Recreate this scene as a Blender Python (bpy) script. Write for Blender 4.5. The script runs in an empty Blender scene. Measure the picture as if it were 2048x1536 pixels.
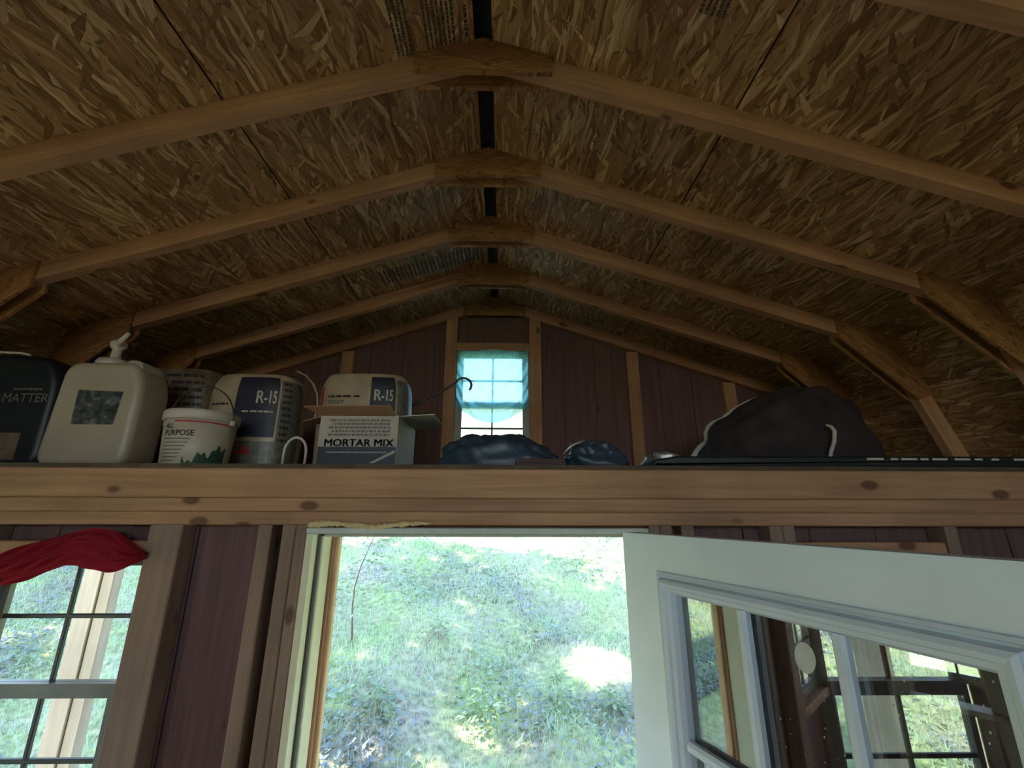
import bpy, math, random
import numpy as np
from mathutils import Matrix, Vector
random.seed(7); rng = np.random.default_rng(7)
SC = bpy.context.scene; COL = SC.collection
R = math.radians

# ------------------------------------------------------------------ camera
cam_d = bpy.data.cameras.new('camera'); cam = bpy.data.objects.new('camera', cam_d); COL.objects.link(cam)
cam_d.sensor_fit = 'HORIZONTAL'; cam_d.sensor_width = 36.0
cam_d.lens = 872.81 / 2048 * 36.0; cam_d.clip_start = .02; cam_d.clip_end = 400
_p, _yaw, _roll = .2833, .0169, .003
_F = Vector((math.sin(_yaw)*math.cos(_p), math.cos(_yaw)*math.cos(_p), math.sin(_p)))
_R0 = Vector((math.cos(_yaw), -math.sin(_yaw), 0)); _U0 = _R0.cross(_F)
_R = _R0*math.cos(_roll) + _U0*math.sin(_roll); _U = -_R0*math.sin(_roll) + _U0*math.cos(_roll)
_m = Matrix((( _R.x, _U.x, -_F.x, .0717), (_R.y, _U.y, -_F.y, 0), (_R.z, _U.z, -_F.z, 1.93), (0, 0, 0, 1)))
cam.matrix_world = _m; SC.camera = cam

# ------------------------------------------------------------------ sky, sun, exposure
W = bpy.data.worlds.new('world'); SC.world = W; W.use_nodes = True
nt = W.node_tree; nt.nodes.clear()
sky = nt.nodes.new('ShaderNodeTexSky'); sky.sky_type = 'NISHITA'; sky.sun_disc = False
sky.sun_elevation = R(52); sky.sun_rotation = R(-100); sky.air_density = 1.0; sky.dust_density = .6; sky.ozone_density = 1.0
bg = nt.nodes.new('ShaderNodeBackground'); bg.inputs['Strength'].default_value = .92
ow = nt.nodes.new('ShaderNodeOutputWorld')
nt.links.new(sky.outputs[0], bg.inputs[0]); nt.links.new(bg.outputs[0], ow.inputs[0])
SUN_DIR = Vector((-.60, -.12, .79)).normalized()        # towards the sun
sd_ = bpy.data.lights.new('sun', 'SUN'); sd_.energy = 10.0; sd_.angle = R(.6); sd_.color = (1, .95, .87)
sun = bpy.data.objects.new('sun', sd_); COL.objects.link(sun)
sun.location = (-12, -3, 16); sun.rotation_euler = (-SUN_DIR).to_track_quat('-Z', 'Y').to_euler()
SC.view_settings.view_transform = 'Standard'; SC.view_settings.look = 'None'
SC.view_settings.gamma = 1; SC.view_settings.use_curve_mapping = False
SC.view_settings.exposure = 1.05
SC.cycles.max_bounces = 10; SC.cycles.diffuse_bounces = 7; SC.cycles.glossy_bounces = 4
SC.cycles.transparent_max_bounces = 12; SC.cycles.transmission_bounces = 6
SC.cycles.caustics_reflective = False; SC.cycles.caustics_refractive = False
SC.cycles.sample_clamp_indirect = 10
SC.cycles.use_denoising = True

# ------------------------------------------------------------------ materials
def new_mat(name):
    m = bpy.data.materials.new(name); m.use_nodes = True
    n = m.node_tree.nodes; n.clear()
    out = n.new('ShaderNodeOutputMaterial'); b = n.new('ShaderNodeBsdfPrincipled')
    m.node_tree.links.new(b.outputs[0], out.inputs[0])
    return m, m.node_tree, b, out
def node(t, typ, **kw):
    n = t.nodes.new(typ)
    for k, v in kw.items(): setattr(n, k, v)
    return n
def link(t, a, b): t.links.new(a, b)
def ramp(t, stops, interp='LINEAR'):
    r = node(t, 'ShaderNodeValToRGB'); r.color_ramp.interpolation = interp
    el = r.color_ramp.elements
    while len(el) < len(stops): el.new(.5)
    for e, (p, c) in zip(el, stops):
        e.position = p; e.color = (*c, 1) if len(c) == 3 else c
    return r
def obj_coord(t, jitter=True):
    tc = node(t, 'ShaderNodeTexCoord')
    if not jitter: return tc.outputs['Object']
    oi = node(t, 'ShaderNodeObjectInfo'); mu = node(t, 'ShaderNodeMath', operation='MULTIPLY'); mu.inputs[1].default_value = 37.0
    link(t, oi.outputs['Random'], mu.inputs[0])
    ad = node(t, 'ShaderNodeVectorMath', operation='ADD')
    link(t, tc.outputs['Object'], ad.inputs[0]); link(t, mu.outputs[0], ad.inputs[1])
    return ad.outputs[0]
def mapping(t, vec, scale, rot=(0, 0, 0)):
    m = node(t, 'ShaderNodeMapping'); m.inputs['Scale'].default_value = scale; m.inputs['Rotation'].default_value = rot
    link(t, vec, m.inputs['Vector']); return m.outputs[0]
def mixc(t, fac, a, b, mode='MIX'):
    m = node(t, 'ShaderNodeMix', data_type='RGBA', blend_type=mode)
    if hasattr(fac, 'links'): link(t, fac, m.inputs[0])
    else: m.inputs[0].default_value = fac
    for s, v in ((m.inputs[6], a), (m.inputs[7], b)):
        if hasattr(v, 'links'): link(t, v, s)
        else: s.default_value = (*v, 1)
    return m.outputs[2]
def bump(t, b, h, strength=.3, dist=.002):
    bp = node(t, 'ShaderNodeBump'); bp.inputs['Strength'].default_value = strength; bp.inputs['Distance'].default_value = dist
    link(t, h, bp.inputs['Height']); link(t, bp.outputs[0], b.inputs['Normal'])

def plain(name, col, rough=.6, metal=0., var=.08, scale=20., spec=.5):
    m, t, b, o = new_mat(name)
    n = node(t, 'ShaderNodeTexNoise'); n.inputs['Scale'].default_value = scale; n.inputs['Detail'].default_value = 4
    link(t, obj_coord(t), n.inputs['Vector'])
    lo = tuple(max(0, c*(1-var*2)) for c in col); hi = tuple(min(1, c*(1+var*2)) for c in col)
    r = ramp(t, [(.25, lo), (.75, hi)]); link(t, n.outputs['Fac'], r.inputs[0])
    link(t, r.outputs[0], b.inputs['Base Color']); b.inputs['Roughness'].default_value = rough; b.inputs['Metallic'].default_value = metal
    b.inputs['Specular IOR Level'].default_value = spec
    bump(t, b, n.outputs['Fac'], .12, .001)
    return m

def wood(name, light, dark, knot=(.10, .045, .02), rough=.65, knots=True):
    m, t, b, o = new_mat(name)
    v = obj_coord(t)
    n1 = node(t, 'ShaderNodeTexNoise'); n1.inputs['Scale'].default_value = 1; n1.inputs['Detail'].default_value = 6; n1.inputs['Distortion'].default_value = .8
    link(t, mapping(t, v, (2.2, 55, 55)), n1.inputs['Vector'])
    r1 = ramp(t, [(.25, dark), (.72, light)]); link(t, n1.outputs['Fac'], r1.inputs[0])
    n2 = node(t, 'ShaderNodeTexNoise'); n2.inputs['Scale'].default_value = 2.3; n2.inputs['Detail'].default_value = 3
    link(t, v, n2.inputs['Vector'])
    r2 = ramp(t, [(.3, (.72, .70, .68)), (.7, (1.1, 1.08, 1.05))]); link(t, n2.outputs['Fac'], r2.inputs[0])
    c = mixc(t, 1.0, r1.outputs[0], r2.outputs[0], 'MULTIPLY')
    if knots:
        vo = node(t, 'ShaderNodeTexVoronoi'); vo.inputs['Scale'].default_value = 1
        link(t, mapping(t, v, (4.2, 8, 8)), vo.inputs['Vector'])
        kr = ramp(t, [(.0, (1, 1, 1)), (.085, (1, 1, 1)), (.14, (0, 0, 0))]); link(t, vo.outputs['Distance'], kr.inputs[0])
        kf = node(t, 'ShaderNodeMath', operation='MULTIPLY'); kf.inputs[1].default_value = .85; link(t, kr.outputs[0], kf.inputs[0])
        c = mixc(t, kf.outputs[0], c, knot)
    link(t, c, b.inputs['Base Color']); b.inputs['Roughness'].default_value = rough
    b.inputs['Specular IOR Level'].default_value = .3
    bump(t, b, n1.outputs['Fac'], .15, .001)
    return m

def osb(name, tint=(1, 1, 1), upright=False, vary=.75):
    """oriented strand board: three layers of long flakes, main run along local x"""
    m, t, b, o = new_mat(name)
    v = obj_coord(t)
    if upright:      # board standing in the xz plane
        sx_ = node(t, 'ShaderNodeSeparateXYZ'); cx_ = node(t, 'ShaderNodeCombineXYZ'); link(t, v, sx_.inputs[0])
        link(t, sx_.outputs[0], cx_.inputs[0]); link(t, sx_.outputs[2], cx_.inputs[1]); v = cx_.outputs[0]
    wn = node(t, 'ShaderNodeTexNoise'); wn.inputs['Scale'].default_value = 9; wn.inputs['Detail'].default_value = 2
    link(t, v, wn.inputs['Vector'])
    sub = node(t, 'ShaderNodeVectorMath', operation='SUBTRACT'); sub.inputs[1].default_value = (.5, .5, .5); link(t, wn.outputs['Color'], sub.inputs[0])
    scl = node(t, 'ShaderNodeVectorMath', operation='SCALE'); scl.inputs['Scale'].default_value = .030; link(t, sub.outputs[0], scl.inputs[0])
    ad = node(t, 'ShaderNodeVectorMath', operation='ADD'); link(t, v, ad.inputs[0]); link(t, scl.outputs[0], ad.inputs[1])
    T = lambda c: tuple(a*b_ for a, b_ in zip(c, tint))
    stops = [(0., T((.12, .055, .018))), (.22, T((.24, .125, .045))), (.45, T((.36, .205, .082))), (.68, T((.43, .265, .118))), (.86, T((.62, .43, .23))), (1., T((.78, .60, .37)))]
    col = None; hs = None
    for k, (rot, sx, sy, off, thr) in enumerate([(4, 6.5, 56, 0, 0), (-17, 8, 68, 3.3, .50), (22, 7.5, 62, 7.7, .62), (-50, 12, 75, 11.1, .90), (2, 5.5, 110, 15.4, .66)]):
        a2 = node(t, 'ShaderNodeVectorMath', operation='ADD'); a2.inputs[1].default_value = (off, off*1.7, 0); link(t, ad.outputs[0], a2.inputs[0])
        rr = node(t, 'ShaderNodeMapping'); rr.inputs['Rotation'].default_value = (0, 0, R(rot)); link(t, a2.outputs[0], rr.inputs['Vector'])
        vo = node(t, 'ShaderNodeTexVoronoi', voronoi_dimensions='2D'); vo.inputs['Scale'].default_value = 1; vo.inputs['Randomness'].default_value = 1
        link(t, mapping(t, rr.outputs[0], (sx, sy, 1)), vo.inputs['Vector'])
        sp = node(t, 'ShaderNodeSeparateColor'); link(t, vo.outputs['Color'], sp.inputs[0])
        gr = node(t, 'ShaderNodeTexNoise'); gr.inputs['Scale'].default_value = 1; gr.inputs['Detail'].default_value = 3
        link(t, mapping(t, rr.outputs[0], (10, 260, 1)), gr.inputs['Vector'])
        gm = node(t, 'ShaderNodeMath', operation='MULTIPLY_ADD'); gm.inputs[1].default_value = .42; link(t, gr.outputs['Fac'], gm.inputs[0])
        g2 = node(t, 'ShaderNodeMath', operation='MULTIPLY_ADD'); g2.inputs[1].default_value = vary; g2.inputs[2].default_value = -.08 + (.75-vary)*.5; link(t, sp.outputs[0], g2.inputs[0])
        link(t, g2.outputs[0], gm.inputs[2])
        rp = ramp(t, stops); link(t, gm.outputs[0], rp.inputs[0])
        ed = node(t, 'ShaderNodeTexVoronoi', voronoi_dimensions='2D', feature='DISTANCE_TO_EDGE'); ed.inputs['Scale'].default_value = 1
        link(t, mapping(t, rr.outputs[0], (sx, sy, 1)), ed.inputs['Vector'])
        er = ramp(t, [(0., (.12, .10, .08)), (.06, (1, 1, 1))]); link(t, ed.outputs['Distance'], er.inputs[0])
        c = mixc(t, .75, rp.outputs[0], er.outputs[0], 'MULTIPLY')
        if col is None: col, hs = c, sp.outputs[2]
        else:
            gt = node(t, 'ShaderNodeMath', operation='GREATER_THAN'); gt.inputs[1].default_value = thr; link(t, sp.outputs[1], gt.inputs[0])
            col = mixc(t, gt.outputs[0], col, c)
            mh = node(t, 'ShaderNodeMix'); link(t, gt.outputs[0], mh.inputs[0]); link(t, hs, mh.inputs[2]); link(t, sp.outputs[2], mh.inputs[3]); hs = mh.outputs[0]
    big = node(t, 'ShaderNodeTexNoise'); big.inputs['Scale'].default_value = 2.5; big.inputs['Detail'].default_value = 2; link(t, v, big.inputs['Vector'])
    br = ramp(t, [(.3, (.82, .80, .76)), (.7, (1.08, 1.06, 1.04))]); link(t, big.outputs['Fac'], br.inputs[0])
    col = mixc(t, 1., col, br.outputs[0], 'MULTIPLY')
    link(t, col, b.inputs['Base Color']); b.inputs['Roughness'].default_value = .55; b.inputs['Specular IOR Level'].default_value = .35
    bump(t, b, hs, .8, .004)
    return m

def siding_mat(name, c1, c2):
    m, t, b, o = new_mat(name)
    v = obj_coord(t)
    n1 = node(t, 'ShaderNodeTexNoise'); n1.inputs['Scale'].default_value = 1; n1.inputs['Detail'].default_value = 6
    link(t, mapping(t, v, (60, 60, 2.2)), n1.inputs['Vector'])
    r1 = ramp(t, [(.3, c1), (.75, c2)]); link(t, n1.outputs['Fac'], r1.inputs[0])
    vo = node(t, 'ShaderNodeTexVoronoi'); vo.inputs['Scale'].default_value = 1; link(t, mapping(t, v, (9, 9, 4.5)), vo.inputs['Vector'])
    kr = ramp(t, [(.0, (.5, .45, .45)), (.07, (.55, .5, .5)), (.12, (1, 1, 1))]); link(t, vo.outputs['Distance'], kr.inputs[0])
    link(t, mixc(t, 1., r1.outputs[0], kr.outputs[0], 'MULTIPLY'), b.inputs['Base Color'])
    b.inputs['Roughness'].default_value = .75; b.inputs['Specular IOR Level'].default_value = .25
    bump(t, b, n1.outputs['Fac'], .35, .002)
    return m

def glass_mat(name, refl, tint=(1, 1, 1), rough=.0):
    """thin pane: clear with a mirror share that grows at glancing angles"""
    m = bpy.data.materials.new(name); m.use_nodes = True; t = m.node_tree; t.nodes.clear()
    out = node(t, 'ShaderNodeOutputMaterial'); tr = node(t, 'ShaderNodeBsdfTransparent'); gl = node(t, 'ShaderNodeBsdfGlossy')
    tr.inputs['Color'].default_value = (*tint, 1); gl.inputs['Roughness'].default_value = rough
    lf_ = node(t, 'ShaderNodeLayerWeight'); lf_.inputs['Blend'].default_value = .5
    lw = node(t, 'ShaderNodeMath', operation='POWER'); lw.inputs[1].default_value = 4.0; link(t, lf_.outputs['Facing'], lw.inputs[0])
    ma = node(t, 'ShaderNodeMath', operation='MULTIPLY_ADD'); ma.inputs[1].default_value = .8; ma.inputs[2].default_value = refl; ma.use_clamp = True
    nz = node(t, 'ShaderNodeTexNoise'); nz.inputs['Scale'].default_value = 6; link(t, obj_coord(t), nz.inputs['Vector'])
    bp = node(t, 'ShaderNodeBump'); bp.inputs['Strength'].default_value = .02; bp.inputs['Distance'].default_value = .002; link(t, nz.outputs['Fac'], bp.inputs['Height']); link(t, bp.outputs[0], gl.inputs['Normal'])
    mx = node(t, 'ShaderNodeMixShader'); link(t, lw.outputs[0], ma.inputs[0]); link(t, ma.outputs[0], mx.inputs[0])
    link(t, tr.outputs[0], mx.inputs[1]); link(t, gl.outputs[0], mx.inputs[2]); link(t, mx.outputs[0], out.inputs[0])
    return m

def cloth_mat(name, col, transl=.5, transp=0., weave=250.):
    m = bpy.data.materials.new(name); m.use_nodes = True; t = m.node_tree; t.nodes.clear()
    out = node(t, 'ShaderNodeOutputMaterial'); d = node(t, 'ShaderNodeBsdfDiffuse'); l = node(t, 'ShaderNodeBsdfTranslucent'); tp = node(t, 'ShaderNodeBsdfTransparent')
    n = node(t, 'ShaderNodeTexNoise'); n.inputs['Scale'].default_value = weave; n.inputs['Detail'].default_value = 2; link(t, obj_coord(t), n.inputs['Vector'])
    r = ramp(t, [(.3, tuple(c*.82 for c in col)), (.7, col)]); link(t, n.outputs['Fac'], r.inputs[0])
    link(t, r.outputs[0], d.inputs[0]); link(t, r.outputs[0], l.inputs[0])
    m1 = node(t, 'ShaderNodeMixShader'); m1.inputs[0].default_value = transl; link(t, d.outputs[0], m1.inputs[1]); link(t, l.outputs[0], m1.inputs[2])
    m2 = node(t, 'ShaderNodeMixShader'); m2.inputs[0].default_value = transp; link(t, m1.outputs[0], m2.inputs[1]); link(t, tp.outputs[0], m2.inputs[2])
    link(t, m2.outputs[0], out.inputs[0])
    return m

M = {}
M['pine'] = wood('pine lumber', (.53, .30, .165), (.37, .185, .095))
M['stud'] = wood('stud lumber toned for shade', (.31, .215, .155), (.215, .140, .098))  # colour darkened to carry the dimmer light below the beam
M['pine_pale'] = wood('pale pine lumber', (.62, .44, .25), (.47, .30, .15))
M['post'] = wood('tan porch lumber', (.46, .38, .27), (.36, .28, .19), knots=False)
M['old_wood'] = wood('weathered ladder wood', (.34, .29, .19), (.20, .17, .11))
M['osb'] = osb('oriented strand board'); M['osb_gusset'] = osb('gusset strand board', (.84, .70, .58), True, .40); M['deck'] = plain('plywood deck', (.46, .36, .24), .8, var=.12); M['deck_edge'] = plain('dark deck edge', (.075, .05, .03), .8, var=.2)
M['siding'] = siding_mat('red stained siding', (.115, .062, .058), (.18, .100, .094))
M['cream'] = plain('cream painted jamb', (.72, .68, .46), .45, var=.04)
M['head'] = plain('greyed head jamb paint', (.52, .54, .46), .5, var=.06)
M['tan_casing'] = plain('tan exterior casing', (.74, .46, .24), .5, var=.06)
M['white_paint'] = plain('white door paint', (.70, .79, .81), .38, var=.03, scale=6)
M['glazing'] = plain('bluish white moulding', (.60, .69, .74), .4, var=.02)
M['vinyl'] = plain('grey vinyl window frame', (.22, .22, .19), .4, var=.04)
M['muntin'] = plain('dark muntin', (.06, .075, .065), .5, var=.05)
M['black'] = plain('black ridge vent', (.004, .005, .005), .7)
M['rubber'] = plain('dark weatherstrip', (.10, .10, .075), .7)
M['glass'] = glass_mat('clear window glass', .02)
M['door_glass'] = glass_mat('coated door glass', .30, (.75, .78, .76))
M['roofing'] = plain('dark roofing', (.05, .05, .05), .8)
M['floor'] = wood('dusty plywood floor', (.58, .48, .36), (.47, .38, .27))
M['foam'] = plain('yellow spray foam', (.62, .46, .22), .6, var=.15, scale=60)
M['sticker'] = plain('white paper sticker', (.50, .55, .50), .6)
M['faded_ink'] = plain('faded stamp ink', (.05, .036, .022), .7)
M['ink'] = plain('black printing ink', (.025, .022, .02), .7)

# ------------------------------------------------------------------ mesh helpers
def mesh(name, V, F, smooth=False):
    me = bpy.data.meshes.new(name); me.from_pydata([tuple(v) for v in V], [], [tuple(f) for f in F]); me.update()
    if smooth:
        me.polygons.foreach_set('use_smooth', [True]*len(me.polygons))
    return me
WM = {}
def put(o, parent=None, Mw=None):
    Mw = Mw if Mw is not None else Matrix.Identity(4)
    COL.objects.link(o); WM[o.name] = Mw
    if parent is not None:
        o.parent = parent; o.matrix_basis = WM[parent.name].inverted() @ Mw
    else: o.matrix_basis = Mw
    return o
def ob(name, me, mat=None, parent=None, Mw=None):
    o = bpy.data.objects.new(name, me)
    if mat is not None and not me.materials: me.materials.append(M[mat] if isinstance(mat, str) else mat)
    return put(o, parent, Mw)
def empty(name, loc=(0, 0, 0), rz=0., **kw):
    o = bpy.data.objects.new(name, None); o.empty_display_size = .05
    put(o, None, Matrix.Translation(loc) @ Matrix.Rotation(rz, 4, 'Z')); return tag(o, **kw)
def tag(o, label=None, category=None, group=None, kind=None):
    for k, v in (('label', label), ('category', category), ('group', group), ('kind', kind)):
        if v: o[k] = v
    return o
def loc(*p): return Matrix.Translation(p)

class MB:
    def __init__(s): s.V = []; s.F = []
    def add(s, V, F):
        n = len(s.V); s.V += [tuple(v) for v in V]; s.F += [tuple(i+n for i in f) for f in F]; return s
    def box(s, x0, x1, y0, y1, z0, z1):
        return s.add([(x0,y0,z0),(x1,y0,z0),(x1,y1,z0),(x0,y1,z0),(x0,y0,z1),(x1,y0,z1),(x1,y1,z1),(x0,y1,z1)],
                     [(0,3,2,1),(4,5,6,7),(0,1,5,4),(1,2,6,5),(2,3,7,6),(3,0,4,7)])
    def cbox(s, x0, x1, y0, y1, z0, z1, c=.003):
        """bar along x with chamfered long edges"""
        sec = [(y0+c,z0),(y1-c,z0),(y1,z0+c),(y1,z1-c),(y1-c,z1),(y0+c,z1),(y0,z1-c),(y0,z0+c)]
        V = [(x0,y,z) for y, z in sec] + [(x1,y,z) for y, z in sec]
        F = [tuple(range(7,-1,-1)), tuple(range(8,16))] + [(i,(i+1)%8,8+(i+1)%8,8+i) for i in range(8)]
        return s.add(V, F)
    def ring(s, o, i, y0, y1):
        """rectangular frame in xz between outer (x0,x1,z0,z1) and inner, from y0 to y1"""
        V = []
        for y in (y0, y1):
            for (a0,a1,b0,b1) in (o, i): V += [(a0,y,b0),(a1,y,b0),(a1,y,b1),(a0,y,b1)]
        F = []
        for k in range(4):
            n = (k+1)%4
            F += [(k,n,4+n,4+k), (8+n,8+k,12+k,12+n), (n,k,8+k,8+n), (4+k,4+n,12+n,12+k)]
        return s.add(V, F)
    def prism(s, poly, y0, y1):
        n = len(poly); V = [(x,y0,z) for x, z in poly] + [(x,y1,z) for x, z in poly]
        return s.add(V, [tuple(range(n)), tuple(range(2*n-1,n-1,-1))] + [((i+1)%n,i,n+i,n+(i+1)%n) for i in range(n)])
    def tube(s, pts, r, n=8, closed_ends=True):
        pts = [Vector(p) for p in pts]; rr = r if isinstance(r, (list, tuple)) else [r]*len(pts)
        up = Vector((0,0,1)); V = []; prev = None
        for i, p in enumerate(pts):
            tdir = (pts[min(i+1,len(pts)-1)] - pts[max(i-1,0)]).normalized()
            if prev is None:
                a = tdir.cross(up)
                if a.length < .05: a = tdir.cross(Vector((1,0,0)))
                a.normalize()
            else:
                a = prev - tdir*prev.dot(tdir); a.normalize()
            prev = a; bb = tdir.cross(a)
            for k in range(n):
                an = 2*math.pi*k/n; V.append(p + (a*math.cos(an) + bb*math.sin(an))*rr[i])
        F = []
        for i in range(len(pts)-1):
            for k in range(n): F.append((i*n+k, i*n+(k+1)%n, (i+1)*n+(k+1)%n, (i+1)*n+k))
        if closed_ends: F += [tuple(range(n-1,-1,-1)), tuple((len(pts)-1)*n+k for k in range(n))]
        return s.add(V, F)
    def lathe(s, prof, n=32, cx=0, cy=0):
        V = []
        for r, z in prof:
            for k in range(n):
                a = 2*math.pi*k/n; V.append((cx+r*math.cos(a), cy+r*math.sin(a), z))
        F = [(i*n+k, i*n+(k+1)%n, (i+1)*n+(k+1)%n, (i+1)*n+k) for i in range(len(prof)-1) for k in range(n)]
        F += [tuple(range(n-1,-1,-1)), tuple((len(prof)-1)*n+k for k in range(n))]
        return s.add(V, F)
    def grid(s, nu, nv, fn):
        V = [fn(i/nu, j/nv) for j in range(nv+1) for i in range(nu+1)]
        F = [(j*(nu+1)+i, j*(nu+1)+i+1, (j+1)*(nu+1)+i+1, (j+1)*(nu+1)+i) for j in range(nv) for i in range(nu)]
        return s.add(V, F)
    def me(s, name, smooth=False): return mesh(name, s.V, s.F, smooth)
    def build(s, name, mat, parent=None, Mw=None, smooth=False): return ob(name, s.me(name, smooth), mat, parent, Mw)

def box_part(name, mat, parent, x0, x1, y0, y1, z0, z1, axis='x'):
    """chamfered lumber placed in world space, grain (local x) along the chosen axis"""
    cx, cy, cz = (x0+x1)/2, (y0+y1)/2, (z0+z1)/2; hx, hy, hz = (x1-x0)/2, (y1-y0)/2, (z1-z0)/2
    c = min(.003, .25*min(hx, hy, hz)*2)
    if axis == 'x': mb = MB().cbox(-hx,hx,-hy,hy,-hz,hz,c); Rm = Matrix.Identity(4)
    elif axis == 'z': mb = MB().cbox(-hz,hz,-hy,hy,-hx,hx,c); Rm = Matrix.Rotation(R(-90), 4, 'Y')
    else: mb = MB().cbox(-hy,hy,-hx,hx,-hz,hz,c); Rm = Matrix.Rotation(R(90), 4, 'Z')
    return mb.build(name, mat, parent, loc(cx,cy,cz) @ Rm)

def rot_prism(name, poly, y0, y1, origin, ang, mat, parent, base=None):
    """prism in the xz plane with its own grain direction: local x runs at ang (from +x towards -z)"""
    ca, sa = math.cos(ang), math.sin(ang)
    P = [((x-origin[0])*ca - (z-origin[1])*sa, (x-origin[0])*sa + (z-origin[1])*ca) for x, z in poly]
    ar = sum(P[i][0]*P[(i+1)%len(P)][1] - P[(i+1)%len(P)][0]*P[i][1] for i in range(len(P)))
    if ar < 0: P = P[::-1]
    Mw = (base or Matrix.Identity(4)) @ loc(origin[0], 0, origin[1]) @ Matrix.Rotation(ang, 4, 'Y')
    return MB().prism(P, y0, y1).build(name, mat, parent, Mw)

_tc = {}
def text2d(s, bold=0., spacing=1.):
    """flat glyph mesh of unit height: (verts 2d, faces)"""
    key = (s, bold, spacing)
    if key in _tc: return _tc[key]
    cu = bpy.data.curves.new('txt', 'FONT'); cu.body = s; cu.size = 1; cu.offset = bold; cu.space_character = spacing; cu.resolution_u = 3
    to = bpy.data.objects.new('txt', cu); COL.objects.link(to)
    dg = bpy.context.evaluated_depsgraph_get(); me = bpy.data.meshes.new_from_object(to.evaluated_get(dg))
    V = np.array([v.co[:2] for v in me.vertices]); F = [tuple(p.vertices) for p in me.polygons]
    bpy.data.objects.remove(to); bpy.data.curves.remove(cu); bpy.data.meshes.remove(me)
    lo, hi = V.min(0), V.max(0); V = (V-lo)/(hi[1]-lo[1])
    _tc[key] = (V, F); return V, F
def text_on(mb, s, fn, u0, v0, h, width=None, bold=0., spacing=1., skew=0.):
    V, F = text2d(s, 0., spacing); sx = 1. if width is None else width/(V[:,0].max()*h)
    for dx, dy in ([(0, 0)] if not bold else [(0, 0), (-bold, 0), (bold, 0), (0, bold*.6), (0, -bold*.6)]):
        mb.add([fn(u0 + (x+dx+skew*y)*h*sx, v0 + (y+dy)*h) for x, y in V], F)
    return mb
def scribble(mb, fn, u0, u1, v0, h, seed=0, gap=.35):
    """a line of print too small to read: a row of short dashes"""
    r = random.Random(seed); u = u0
    while u < u1:
        w = min(h*r.uniform(.5, 2.2), u1-u)
        mb.add([fn(u,v0), fn(u+w,v0), fn(u+w,v0+h), fn(u,v0+h)], [(0,1,2,3)]); u += w + h*gap*r.uniform(.6,1.8)
    return mb
def patch(mb, fn, u0, u1, v0, v1, nu=12, nv=6):
    return mb.grid(nu, nv, lambda a, b: fn(u0+(u1-u0)*a, v0+(v1-v0)*b))

# ------------------------------------------------------------------ terrain
def hill(x, y):
    base = -.15 + np.maximum(0, y-2.9)*.30
    wob = .05*np.sin(x*1.3+y*.7) + .04*np.sin(x*2.9-y*1.9+1) + .03*np.sin(x*5.1+y*4.3)
    return base + wob*np.clip((y-2.4)/1.2, 0, 1)
def make_ground():
    xs = np.concatenate([np.linspace(-40,-9,32)[:-1], np.linspace(-9,7,97), np.linspace(7,40,34)[1:]])
    ys = np.concatenate([np.linspace(-40,2.4,40)[:-1], np.linspace(2.4,12,80), np.linspace(12,60,40)[1:]])
    X, Y = np.meshgrid(xs, ys); Z = hill(X, Y)
    V = np.stack([X.ravel(), Y.ravel(), Z.ravel()], 1); nx = len(xs)
    F = [(j*nx+i, j*nx+i+1, (j+1)*nx+i+1, (j+1)*nx+i) for j in range(len(ys)-1) for i in range(nx-1)]
    m, t, b, o = new_mat('hillside soil and turf')
    tc = node(t, 'ShaderNodeTexCoord')
    n1 = node(t, 'ShaderNodeTexNoise'); n1.inputs['Scale'].default_value = 1.1; n1.inputs['Detail'].default_value = 8; n1.inputs['Roughness'].default_value = .65
    n2 = node(t, 'ShaderNodeTexNoise'); n2.inputs['Scale'].default_value = 16; n2.inputs['Detail'].default_value = 6
    link(t, tc.outputs['Object'], n1.inputs['Vector']); link(t, tc.outputs['Object'], n2.inputs['Vector'])
    r1 = ramp(t, [(.36, (.34, .32, .25)), (.50, (.34, .38, .20)), (.66, (.32, .44, .17))]); link(t, n1.outputs['Fac'], r1.inputs[0])
    r2 = ramp(t, [(.32, (.55, .55, .52)), (.68, (1.15, 1.12, 1.1))]); link(t, n2.outputs['Fac'], r2.inputs[0])
    link(t, mixc(t, 1., r1.outputs[0], r2.outputs[0], 'MULTIPLY'), b.inputs['Base Color']); b.inputs['Roughness'].default_value = .9
    b.inputs['Specular IOR Level'].default_value = .1
    bump(t, b, n2.outputs['Fac'], .8, .03)
    tag(ob('ground', mesh('ground', V, F, True), m), kind='structure')
make_ground()

# ------------------------------------------------------------------ roof: sheathing panels, ridge slot, roofing
ZR, TA = 3.278, 1/3.
A1 = math.atan(TA); CA, SA = math.cos(A1), math.sin(A1)
KX, KZ = 1.81, 2.675
LX, LZ = 2.056, 1.968
A2 = math.atan2(KZ-LZ, LX-KX); LEN2 = math.hypot(LX-KX, KZ-LZ)
Y0, Y1 = -3.2, 2.66
ceil_ = empty('ceiling', (0, 0, ZR), kind='structure')
PAN = {}
for side in (1, -1):
    for yi, (ya, yb) in enumerate([(Y0, -1.45), (-1.4485, .985), (.9865, Y1)]):
        for si, (s0, s1, low) in enumerate([(.026/CA, .7245/CA, 0), (.7295/CA, KX/CA, 0), (.001, LEN2+.10, 1)]):
            a = A2 if low else A1
            org = Vector((side*KX, ya, KZ)) if low else Vector((0, ya, ZR))
            sl = Vector((side*math.cos(a), 0, -math.sin(a))); ex = Vector((0,1,0)); ez = ex.cross(sl)
            Mw = Matrix(((ex.x,sl.x,ez.x,org.x),(ex.y,sl.y,ez.y,org.y),(ex.z,sl.z,ez.z,org.z),(0,0,0,1)))
            th = (-.011, 0) if side > 0 else (0, .011)
            o = MB().box(0, yb-ya, s0, s1, th[0], th[1]).build('osb_panel', 'osb', ceil_, Mw)
            PAN[(side, yi, si)] = (o, Mw)
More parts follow.
